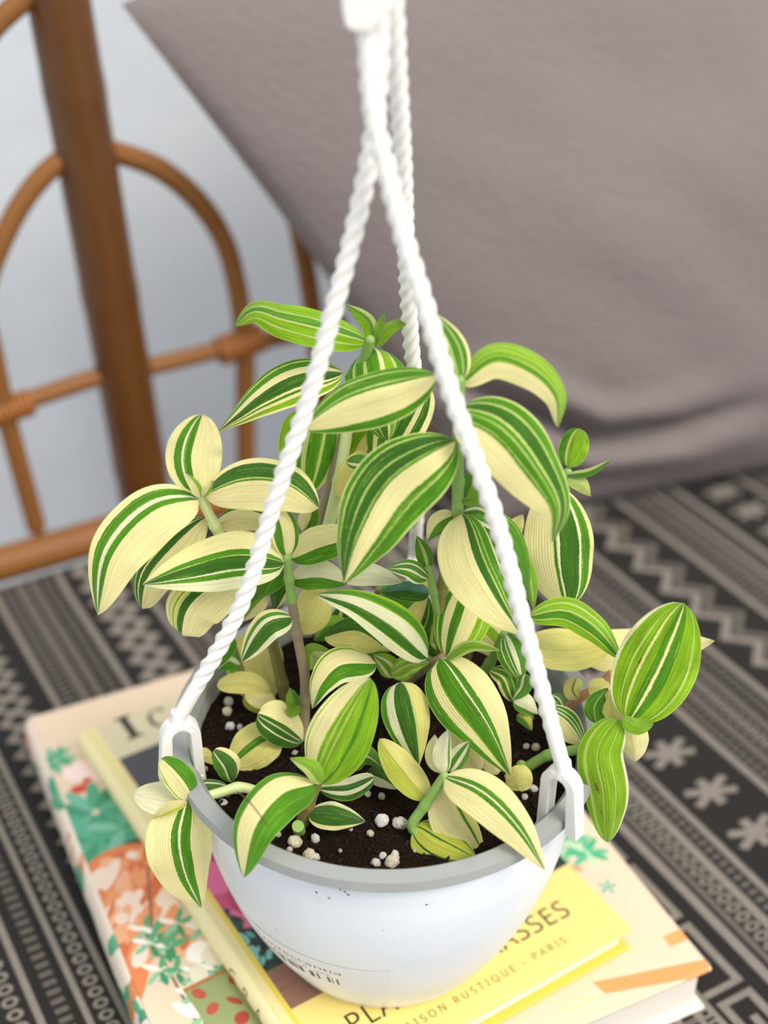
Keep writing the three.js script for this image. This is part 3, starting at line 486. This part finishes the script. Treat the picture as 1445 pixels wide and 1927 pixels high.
leaf('L11 P2 L12 P2 L16 P2 G8 L6 C41', 36, 34, [[868, 722, 0.2], [930, 676, 0], [1000, 697, 0.2], [1046, 745, 0.6], [1050, 805, 0.8]], { cup: 0.45, b: 0.8 });
// little shoot at the tall shoot's lower joint
stem('green', 1.5, [824, 1152, -0.8], [812, 1095, -0.5], [806, 1070, -0.4]);
leaf('W8 G25 W10 G25 W10 G22', 22, 18, [[806, 1088, -0.1], [770, 1068, 0.2], [727, 1069, 0.4]]);
leaf('G40 P20 G40', 17, 15, [[806, 1072, -0.4], [800, 1045, -0.5], [784, 1008, -0.6]]);
leaf('D50 T50', 19, 20, [[807, 1118, -1.2], [765, 1112, -1.4], [716, 1116, -1.5]], { up: 0.1 });
leaf('W100', 24, 22, [[640, 1083, -0.6], [695, 1080, -0.7], [758, 1096, -0.8]]);
leaf('Y60 D16 P4 D20', 28, 28, [[775, 1195, -1.6], [790, 1160, -1.6], [806, 1122, -1.7]], { up: 0 });
leaf('Y100', 22, 22, [[812, 1100, -1.8], [785, 1106, -1.8], [768, 1122, -1.8]], { up: 0 });
leaf('G30 P10 D25 P10 G25', 40, 34, [[828, 1240, -1.6], [800, 1215, -1.8], [812, 1165, -2]], { up: 0 });

// central shoot that leans right
stem('mauve', 1.9, [740, 1318, -2.2], [762, 1288, -1.4], [796, 1260, -0.3], [832, 1238, 0.6]);
leaf('W20 L2 D22 W30 L4 G15 L7', 38, 42, [[805, 1238, 0.7], [748, 1182, 0.9], [668, 1136, 1.1], [594, 1118, 1.2]], { cup: 0.3, b: 0.85, a: 0.45 });
leaf('L8 P4 G10 C16 G18 C26 L10 P3 L12', 48, 60, [[841, 1238, 0.2], [862, 1170, -0.4], [895, 1075, -1]], { up: -0.1, cup: 0.3, a: 0.6, b: 0.6 });
leaf('P20 L60 P20', 13, 11, [[838, 1242, 0.9], [885, 1216, 1], [943, 1224, 1.2]]);
leaf('C33 G9 W3 G24 L2 C14 G15', 62, 62, [[828, 1240, 0.9], [866, 1300, 2], [915, 1372, 3.2], [961, 1460, 4]], { cup: 0.35, a: 0.42 });
leaf('L20 P10 L20 P10 L20 P10 L10', 20, 22, [[735, 1268, 0.1], [770, 1250, 0.4], [808, 1246, 0.6]]);
leaf('L15 W15 L25 W15 L30', 20, 20, [[745, 1275, -0.2], [728, 1250, -0.1], [702, 1232, 0]], { up: 0 });
leaf('Y30 P5 D35 W18 G12', 46, 44, [[752, 1284, 1.4], [764, 1345, 2.2], [788, 1442, 2.9]], { cup: 0.3, a: 0.45 });
leaf('W12 G36 C42 L6 C4', 32, 38, [[708, 1249, 0.3], [640, 1252, 0.9], [606, 1285, 1.4], [587, 1334, 1.8]], { cup: 0.35 });
leaf('Y55 D45', 34, 30, [[720, 1216, -0.6], [670, 1190, -0.4], [610, 1200, -0.2]], { up: 0.1, a: 0.5, b: 0.6 });
leaf('L60 P40', 16, 18, [[580, 1262, -0.4], [586, 1225, -0.3], [624, 1226, 0]], { cup: 0.6 });

// front shoots near the rim
stem('olive', 2.2, [566, 1556, 4.3], [574, 1530, 4.4], [597, 1470, 4.5]);
leaf('C4 L2 C25 L6 P2 L8 P2 L18 G6 L27', 62, 60, [[598, 1474, 4.6], [640, 1385, 4.4], [697, 1276, 4]], { up: 0.15, cup: 0.25, a: 0.5, b: 0.7 });
leaf('G46 C40 G14', 46, 46, [[594, 1474, 4.9], [530, 1492, 5.9], [478, 1555, 7], [458, 1652, 7.6]], { cup: 0.45, a: 0.5, b: 0.75 });
{ const v = [[446, 1490, 5.4], [462, 1502, 6.6], [480, 1522, 7.35], [503, 1553, 7.75]].map((p) => P(...p).sub(plantBase)); mesh('dry_root', tubeGeo(v, 0.00022, 30, 6), std(sRGB(84, 62, 34), { roughness: 0.8 }), plant); }
leaf('P30 L70', 16, 17, [[606, 1474, 5], [585, 1444, 5.1], [545, 1426, 5.1]]);
leaf('W12 P3 D70 C15', 28, 24, [[580, 1532, 4.6], [630, 1536, 4.9], [688, 1546, 5.2]], { up: 0.6 });
leaf('D22 W16 D26 W36', 22, 20, [[600, 1484, 3.6], [655, 1482, 3.7], [704, 1462, 3.7]].reverse(), { up: 0.6, b: 0.6 });
{ const q = P(562, 1560, 4.8).sub(plantBase), c = new THREE.CylinderGeometry(0.0021, 0.0023, 0.009, 16, 1); c.rotateX(0.55); c.translate(q.x, q.y, q.z); mesh('cut_stem', c, stemMat.green, plant).userData.label = 'short green cut stem stub'; }

stem('pale', 1.9, [530, 1512, 3.4], [495, 1495, 3.1], [455, 1482, 2.9], [405, 1494, 3.4], [360, 1506, 3.8]);
leaf('C34 G15 W4 G10 C37', 60, 62, [[352, 1506, 4], [338, 1575, 4.6], [350, 1645, 4.8], [379, 1709, 4.8]], { cup: 0.3, a: 0.45, b: 0.8 });
leaf('C5 L4 C49 G42', 25, 30, [[362, 1506, 3.9], [338, 1468, 3.9], [302, 1428, 3.8]], { a: 0.45, b: 0.55 });
leaf('W100', 30, 32, [[345, 1510, 3.8], [300, 1502, 3.7], [250, 1494, 3.6]], { a: 0.45, b: 0.6 });
leaf('K30 C70', 10, 10, [[352, 1510, 4.2], [320, 1520, 4.3], [284, 1541, 4.3]]);
leaf('G30 W8 D42 C20', 22, 26, [[438, 1472, 2.5], [428, 1440, 2.6], [402, 1412, 2.6]], { cup: 0.5, a: 0.45, b: 0.6 });
leaf('C25 D50 W8 D17', 14, 18, [[430, 1484, 2.9], [402, 1484, 3.1], [367, 1480, 3.2]], { b: 0.6 });
leaf('Y42 G16 Y42', 44, 40, [[526, 1376, 0.6], [480, 1398, 1.1], [432, 1440, 1.5]], { up: 0.6, a: 0.45, b: 0.6 });
leaf('D24 W4 D14 W4 D10 C44', 34, 46, [[570, 1396, 0.8], [530, 1368, 1], [485, 1344, 1.1]], { a: 0.6, b: 0.5 });
leaf('Y100', 22, 20, [[400, 1420, 1], [378, 1430, 1.1], [362, 1446, 1.2]]);

// left shoot beside the cord
stem('mauve', 1.9, [572, 1385, 0], [573, 1345, -0.2], [574, 1278, -0.4], [560, 1200, -0.4], [549, 1130, -0.3]);
stem('green', 1.7, [549, 1130, -0.3], [544, 1090, -0.3], [540, 1050, -0.2]);
leaf('W20 G10 W3 D22 P2 G10 C33', 52, 58, [[535, 1060, 0], [450, 1052, 0.1], [350, 1074, 0.4], [268, 1100, 0.7]], { cup: 0.3 });
leaf('C54 D15 P4 Y5 L3 Y8 P3 C8', 52, 54, [[462, 1078, -0.6], [404, 1106, -0.4], [358, 1146, 0], [344, 1197, 0.2]], { a: 0.4, b: 0.3, cup: 0.5 });
leaf('C10 G30 C44 G16', 27, 26, [[541, 1048, -0.2], [534, 990, -0.4], [504, 926, -0.6]]);
leaf('C62 G38', 36, 34, [[546, 1050, -0.6], [600, 1022, -0.7], [672, 1008, -0.8]], { b: 0.6 });
leaf('W62 G38', 30, 28, [[546, 1088, -0.6], [600, 1080, -0.4], [655, 1096, -0.2]], { b: 0.7 });
leaf('Y100', 36, 36, [[595, 1098, -1], [590, 1140, -0.9], [560, 1190, -0.8]], { a: 0.6, b: 0.5 });
leaf('G100', 26, 24, [[532, 1068, -0.8], [505, 1092, -0.8], [482, 1128, -0.7]]);
leaf('C20 D80', 20, 18, [[540, 1090, -1], [524, 1115, -1], [516, 1150, -0.9]]);
leaf('W18 D40 W14 G14 C14', 28, 30, [[549, 1163, 0.4], [505, 1176, 0.8], [454, 1245, 1.2]], { cup: 0.4, a: 0.45, b: 0.75 });
leaf('L60 G40', 14, 14, [[560, 1345, 0.2], [552, 1318, 0.3], [545, 1294, 0.3]], { cup: 0.6 });
leaf('L100', 10, 10, [[566, 1330, 0.3], [550, 1338, 0.5], [540, 1330, 0.6]], { cup: 0.6 });

// tall left shoot
stem('olive', 2.2, [542, 1340, -1.8], [528, 1275, -2], [510, 1205, -2.1], [465, 1110, -1.8], [430, 1040, -1.5]);
stem('pale', 1.9, [430, 1040, -1.5], [412, 1005, -1.4], [378, 936, -1.1]);
leaf('C16 G13 W5 G14 C52', 50, 56, [[372, 930, -1.1], [362, 860, -1.5], [381, 780, -1.9]], { up: -0.1, a: 0.5, b: 0.6 });
leaf('C12 D30 P3 G4 C51', 52, 50, [[384, 932, -0.9], [460, 908, -0.8], [540, 915, -0.6], [600, 956, -0.3]], { cup: 0.45, a: 0.6, b: 0.62 });
leaf('C52 G12 W8 G16 C12', 56, 58, [[373, 940, -0.8], [295, 962, -0.4], [218, 1040, 0.2], [184, 1158, 0.6]], { cup: 0.3, a: 0.5, b: 0.8 });
leaf('C60 D16 C4 D9 W3 D8', 40, 42, [[386, 975, -1.5], [330, 1035, -1.3], [285, 1090, -1], [268, 1146, -0.8]], { a: 0.6, b: 0.55 });
leaf('G14 C86', 24, 22, [[404, 988, -1.7], [450, 975, -1.7], [515, 985, -1.6]], { b: 0.6 });
leaf('C60 L40', 11, 10, [[377, 936, -0.7], [366, 912, -0.7], [350, 890, -0.8]]);
leaf('C70 L30', 9, 9, [[380, 934, -0.7], [390, 918, -0.7], [402, 902, -0.8]]);
leaf('Y100', 52, 56, [[500, 1325, -2.2], [480, 1265, -2.6], [472, 1190, -3]], { up: -0.2, a: 0.6, b: 0.5 });
leaf('Y100', 20, 22, [[510, 1300, -1.6], [462, 1284, -1.4], [408, 1290, -1.2]], { b: 0.5 });
leaf('C100', 18, 18, [[520, 1318, -1.4], [490, 1314, -1.2], [460, 1308, -1.1]], { b: 0.6 });
leaf('L50 K50', 16, 16, [[462, 1305, -1.6], [480, 1325, -1.4], [496, 1344, -1.2]]);
leaf('C40 L20 G40', 20, 20, [[500, 1118, -1.4], [480, 1135, -1.5], [455, 1170, -1.5]]);
leaf('G40 W20 G40', 18, 18, [[440, 1200, -1.8], [420, 1225, -1.6], [400, 1262, -1.4]]);

// back shoots behind the cords
stem('mauve', 2.2, [580, 1120, -4.6], [607, 965, -4.4], [640, 850, -4.2], [664, 750, -4.6]);
stem('green', 2.0, [664, 750, -4.6], [680, 690, -4.4], [696, 640, -3.9]);
leaf('L22 P4 L18 P6 G20 P4 L26', 36, 34, [[690, 642, -3.9], [620, 622, -3.6], [530, 600, -3.4], [478, 586, -3.3], [441, 613, -3.2]], { cup: 0.35, b: 0.75 });
leaf('L50 G20 P30', 15, 15, [[702, 648, -4], [692, 606, -4.2], [650, 572, -4.3]]);
leaf('L100', 9, 8, [[710, 640, -4], [716, 612, -4.1], [724, 588, -4.2]]);
leaf('L100', 12, 12, [[706, 652, -4], [735, 616, -4], [780, 600, -4]]);
leaf('G12 P6 L16 C8 G22 P5 G14 P4 G13', 56, 60, [[700, 655, -4.6], [706, 690, -3.8], [716, 760, -3.2], [730, 830, -3]], { a: 0.3, b: 0.6, cup: 0.6 });
leaf('C6 L12 C7 G5 C6 D26 C16 G12 P4 G6', 40, 44, [[645, 702, -4.2], [560, 716, -3.8], [490, 752, -3.4], [450, 782, -3.2], [408, 814, -3]], { cup: 0.35, a: 0.6, b: 1.15 });
leaf('L15 P5 G18 P7 G20 P5 G18 P12', 62, 60, [[575, 930, -3.9], [582, 860, -4], [600, 770, -4.1]], { up: -0.2, a: 0.55, b: 0.4 });
leaf('G18 C10 G16 C8 D18 C8 D12 C10', 52, 60, [[712, 880, -3.6], [742, 800, -3.9], [790, 716, -4.2]], { up: -0.2, a: 0.6, b: 0.45 });
stem('pale', 2.2, [600, 1060, -4], [632, 930, -3.9], [654, 805, -4], [664, 720, -4.3]);
leaf('Y100', 26, 26, [[640, 940, -3.4], [664, 890, -3.4], [690, 850, -3.5]], { up: -0.1, b: 0.5 });
leaf('L60 Y40', 30, 26, [[650, 880, -4.2], [672, 830, -4.4], [700, 800, -4.6]], { up: -0.2, b: 0.5 });
leaf('G60 W20 G20', 16, 14, [[652, 868, -3.1], [685, 872, -2.9], [715, 890, -2.8]]);
leaf('C60 G40', 20, 20, [[568, 1000, -3], [580, 975, -2.8], [590, 940, -2.8]]);

// shoots in the right half of the pot
stem('green', 1.8, [792, 1572, 5], [775, 1556, 4.9], [800, 1515, 4.7], [836, 1460, 4.6]);
leaf('C33 G12 W4 G9 C42', 42, 44, [[836, 1462, 4.7], [905, 1492, 5.5], [972, 1556, 6.5], [1026, 1638, 7.4]], { cup: 0.3, a: 0.5 });
leaf('Y22 G7 C71', 38, 42, [[828, 1482, 4.4], [855, 1545, 5], [905, 1612, 5.6]], { up: 0.5, a: 0.5, b: 0.6 });
leaf('K8 G5 K26 D5 K30 D4 K22', 40, 42, [[780, 1556, 4.9], [822, 1584, 5.5], [896, 1618, 6]], { up: 0.5, cup: 0.4, a: 0.45, b: 0.7 });
leaf('K45 Y55', 32, 28, [[806, 1503, 4.4], [764, 1452, 3.8], [714, 1390, 3.2]], { a: 0.5, b: 0.65 });
leaf('W80 G12 W8', 19, 16, [[836, 1456, 4.6], [833, 1418, 4.4], [843, 1373, 4.3]], { up: -0.1 });
leaf('C100', 16, 16, [[830, 1455, 4.2], [816, 1425, 4], [818, 1382, 3.9]], { up: -0.1 });
leaf('W30 G25 W20 G25', 18, 18, [[845, 1452, 4.2], [862, 1425, 4], [884, 1394, 3.9]], { up: -0.1 });
leaf('C100', 30, 30, [[858, 1352, 2.2], [878, 1405, 2.6], [900, 1456, 3]], { a: 0.4, b: 0.5 });
leaf('C100', 28, 26, [[895, 1360, 2], [915, 1410, 2.4], [936, 1458, 2.8]], { a: 0.4, b: 0.5 });
leaf('Y100', 24, 24, [[952, 1474, 3.4], [975, 1462, 3.4], [1003, 1466, 3.4]], { up: 0.6, a: 0.4, b: 0.35 });
leaf('L30 P10 L60', 9, 9, [[975, 1432, 2.4], [980, 1438, 2.5], [986, 1452, 2.6]]);

stem('green', 1.9, [882, 1300, -1.6], [920, 1250, -1.4], [948, 1195, -1.1]);
leaf('G34 W18 G8 W4 G14 W4 G18', 28, 26, [[950, 1194, -0.8], [962, 1228, -0.2], [982, 1280, 0.3]], { a: 0.5, b: 0.7 });
leaf('C8 G20 P8 G20 C10 G20 C14', 22, 20, [[922, 1260, -0.4], [950, 1272, 0], [968, 1320, 0.3]], { b: 0.5 });
leaf('G60 W20 G20', 14, 14, [[990, 1268, 0.4], [985, 1295, 0.5], [964, 1318, 0.7]]);
leaf('W75 G25', 20, 18, [[966, 1316, 0.6], [990, 1325, 0.7], [1012, 1344, 0.8]]);
leaf('K60 G40', 12, 12, [[972, 1346, 0.6], [988, 1352, 0.8], [1001, 1375, 0.9]]);
leaf('C6 G14 W4 G10 W5 G9 C52', 24, 30, [[1032, 1334, 1], [1066, 1358, 1.3], [1096, 1398, 1.6]], { a: 0.45, b: 0.55 });
leaf('G30 W15 G20 W15 G20', 12, 12, [[1034, 1308, 0], [1050, 1318, 0.2], [1061, 1340, 0.4]]);
leaf('C20 L30 C50', 30, 34, [[900, 1180, -1.8], [930, 1210, -1.8], [955, 1245, -1.6]], { up: 0 });
stem('pink', 1.7, [1050, 1345, -0.8], [1085, 1318, -0.6], [1118, 1296, -0.5], [1150, 1268, -0.4]);
leaf('Y46 D7 Y47', 17, 17, [[1088, 1316, -0.4], [1078, 1300, -0.4], [1084, 1276, -0.5]], { a: 0.4, b: 0.4 });
leaf('Y100', 19, 19, [[1150, 1302, 0], [1130, 1294, 0], [1106, 1296, 0]], { a: 0.4, b: 0.4 });
leaf('L20 P5 L20 P6 G24 P4 L21', 30, 28, [[996, 1160, 0.4], [1062, 1150, 0.4], [1118, 1180, 0.6], [1170, 1242, 0.9]], { cup: 0.4, b: 0.8 });
leaf('Y100', 42, 38, [[1152, 1206, -0.8], [1080, 1218, -0.8], [994, 1214, -0.6]], { a: 0.5, b: 0.45 });
leaf('C100', 42, 42, [[1085, 1220, -1], [1190, 1222, -1], [1345, 1206, -1]], { a: 0.5, b: 0.9 });

stem('green', 1.9, [985, 1448, 1.6], [1035, 1420, 1.8], [1095, 1408, 2.1], [1180, 1358, 2.7]);
leaf('W5 L16 P2 L9 C3 L10 G8 C4 G12 L18 P2 L11', 76, 74, [[1182, 1356, 2.8], [1232, 1258, 2.4], [1287, 1135, 1.8]], { up: 0.2, cup: 0.25, a: 0.5, b: 0.62, scar: [[0.3, 0.45, 0.012], [0.5, 0.36, 0.008]] });
leaf('W6 L22 P3 L26 P3 L22 P5 L13', 42, 44, [[1162, 1354, 2.9], [1132, 1412, 3.4], [1142, 1490, 3.8], [1143, 1586, 3.9]], { cup: 0.3, a: 0.4, b: 0.6, scar: [[0.7, 0.5, 0.02], [0.68, 0.54, 0.014], [0.66, 0.72, 0.012]] });
leaf('C100', 28, 26, [[1186, 1362, 2.5], [1194, 1400, 2.6], [1194, 1434, 2.6]], { a: 0.35, b: 0.6 });
leaf('G45 P6 G49', 20, 20, [[1122, 1362, 2], [1120, 1328, 1.9], [1144, 1294, 1.8]], { up: 0 });
leaf('Y100', 20, 20, [[1160, 1358, 2.2], [1150, 1330, 2], [1150, 1300, 1.9]], { up: 0, b: 0.5 });
leaf('L100', 14, 16, [[1170, 1352, 3.1], [1196, 1364, 3.2], [1230, 1360, 3.2]], { cup: 0.6, b: 0.6 });
// low leaves filling the middle and the back of the pot
stem('olive', 1.6, [640, 1290, -3], [650, 1240, -3], [662, 1190, -2.8]);
leaf('G60 L40', 26, 24, [[662, 1190, -2.6], [625, 1180, -2.4], [590, 1205, -2.2]]);
leaf('Y70 G30', 28, 26, [[650, 1230, -2.4], [690, 1215, -2.2], [735, 1225, -2]]);
leaf('D40 W20 D40', 24, 22, [[655, 1225, -2.6], [640, 1180, -3], [645, 1130, -3.4]], { up: 0 });
leaf('L50 G50', 18, 18, [[640, 1262, -1.6], [612, 1262, -1.4], [590, 1290, -1.2]]);
stem('olive', 1.6, [700, 1230, -4.4], [705, 1170, -4.4], [712, 1110, -4.3]);
leaf('G45 L10 G45', 30, 28, [[712, 1120, -4], [752, 1118, -3.8], [800, 1150, -3.6]]);
leaf('C40 G60', 28, 26, [[708, 1160, -4], [670, 1150, -3.8], [626, 1170, -3.6]]);
leaf('D60 W10 D30', 26, 24, [[706, 1180, -3.8], [745, 1185, -3.4], [790, 1215, -3]]);
stem('olive', 1.6, [880, 1235, -4.2], [890, 1160, -4.2], [905, 1080, -4]);
leaf('G100', 28, 26, [[900, 1120, -4], [935, 1120, -3.8], [968, 1160, -3.4]]);
leaf('C50 G50', 26, 26, [[892, 1150, -4], [930, 1175, -3.8], [985, 1180, -3.6]]);
leaf('D50 L50', 22, 22, [[885, 1200, -3.4], [860, 1180, -3.2], [840, 1205, -3]]);
stem('olive', 1.5, [470, 1330, -2], [456, 1270, -2.2], [440, 1220, -2.4]);
leaf('G40 W20 G40', 24, 22, [[452, 1250, -2], [430, 1240, -1.8], [408, 1262, -1.6]]);
leaf('G55 W10 G35', 22, 20, [[650, 1440, 2.4], [690, 1420, 2.6], [722, 1445, 2.8]], { up: 0.6 });
leaf('D60 W40', 20, 18, [[690, 1452, 2.6], [720, 1462, 2.8], [752, 1485, 3]], { up: 0.6 });
// leaf and sprout at the back right
stem('green', 1.8, [960, 1200, -3], [1000, 1060, -3.2], [1040, 940, -3.4], [1068, 888, -3.5]);
leaf('C6 G12 W4 D27 W4 G5 C42', 66, 66, [[1040, 920, -2.2], [1050, 1000, -1.6], [1054, 1060, -1.3], [1068, 1142, -1]], { up: 0.1, cup: 0.35, a: 0.5, b: 0.5 });
leaf('L40 P20 L40', 14, 12, [[988, 1050, -1.2], [998, 1095, -1], [1004, 1150, -0.8]]);
leaf('Y100', 16, 16, [[955, 1010, -1.6], [970, 990, -1.6], [984, 968, -1.7]]);
leaf('G26 P9 L65', 27, 28, [[1070, 880, -3.4], [1078, 846, -3.6], [1090, 806, -3.8]], { a: 0.45, b: 0.5, up: 0 });
leaf('P40 G60', 8, 8, [[1068, 894, -3.3], [1110, 888, -3.2], [1152, 864, -3.2]]);
leaf('P100', 15, 15, [[1068, 900, -3.3], [1090, 908, -3.2], [1112, 934, -3.1]]);
console.log('leaves', slot);

renderer.render(scene, camera);
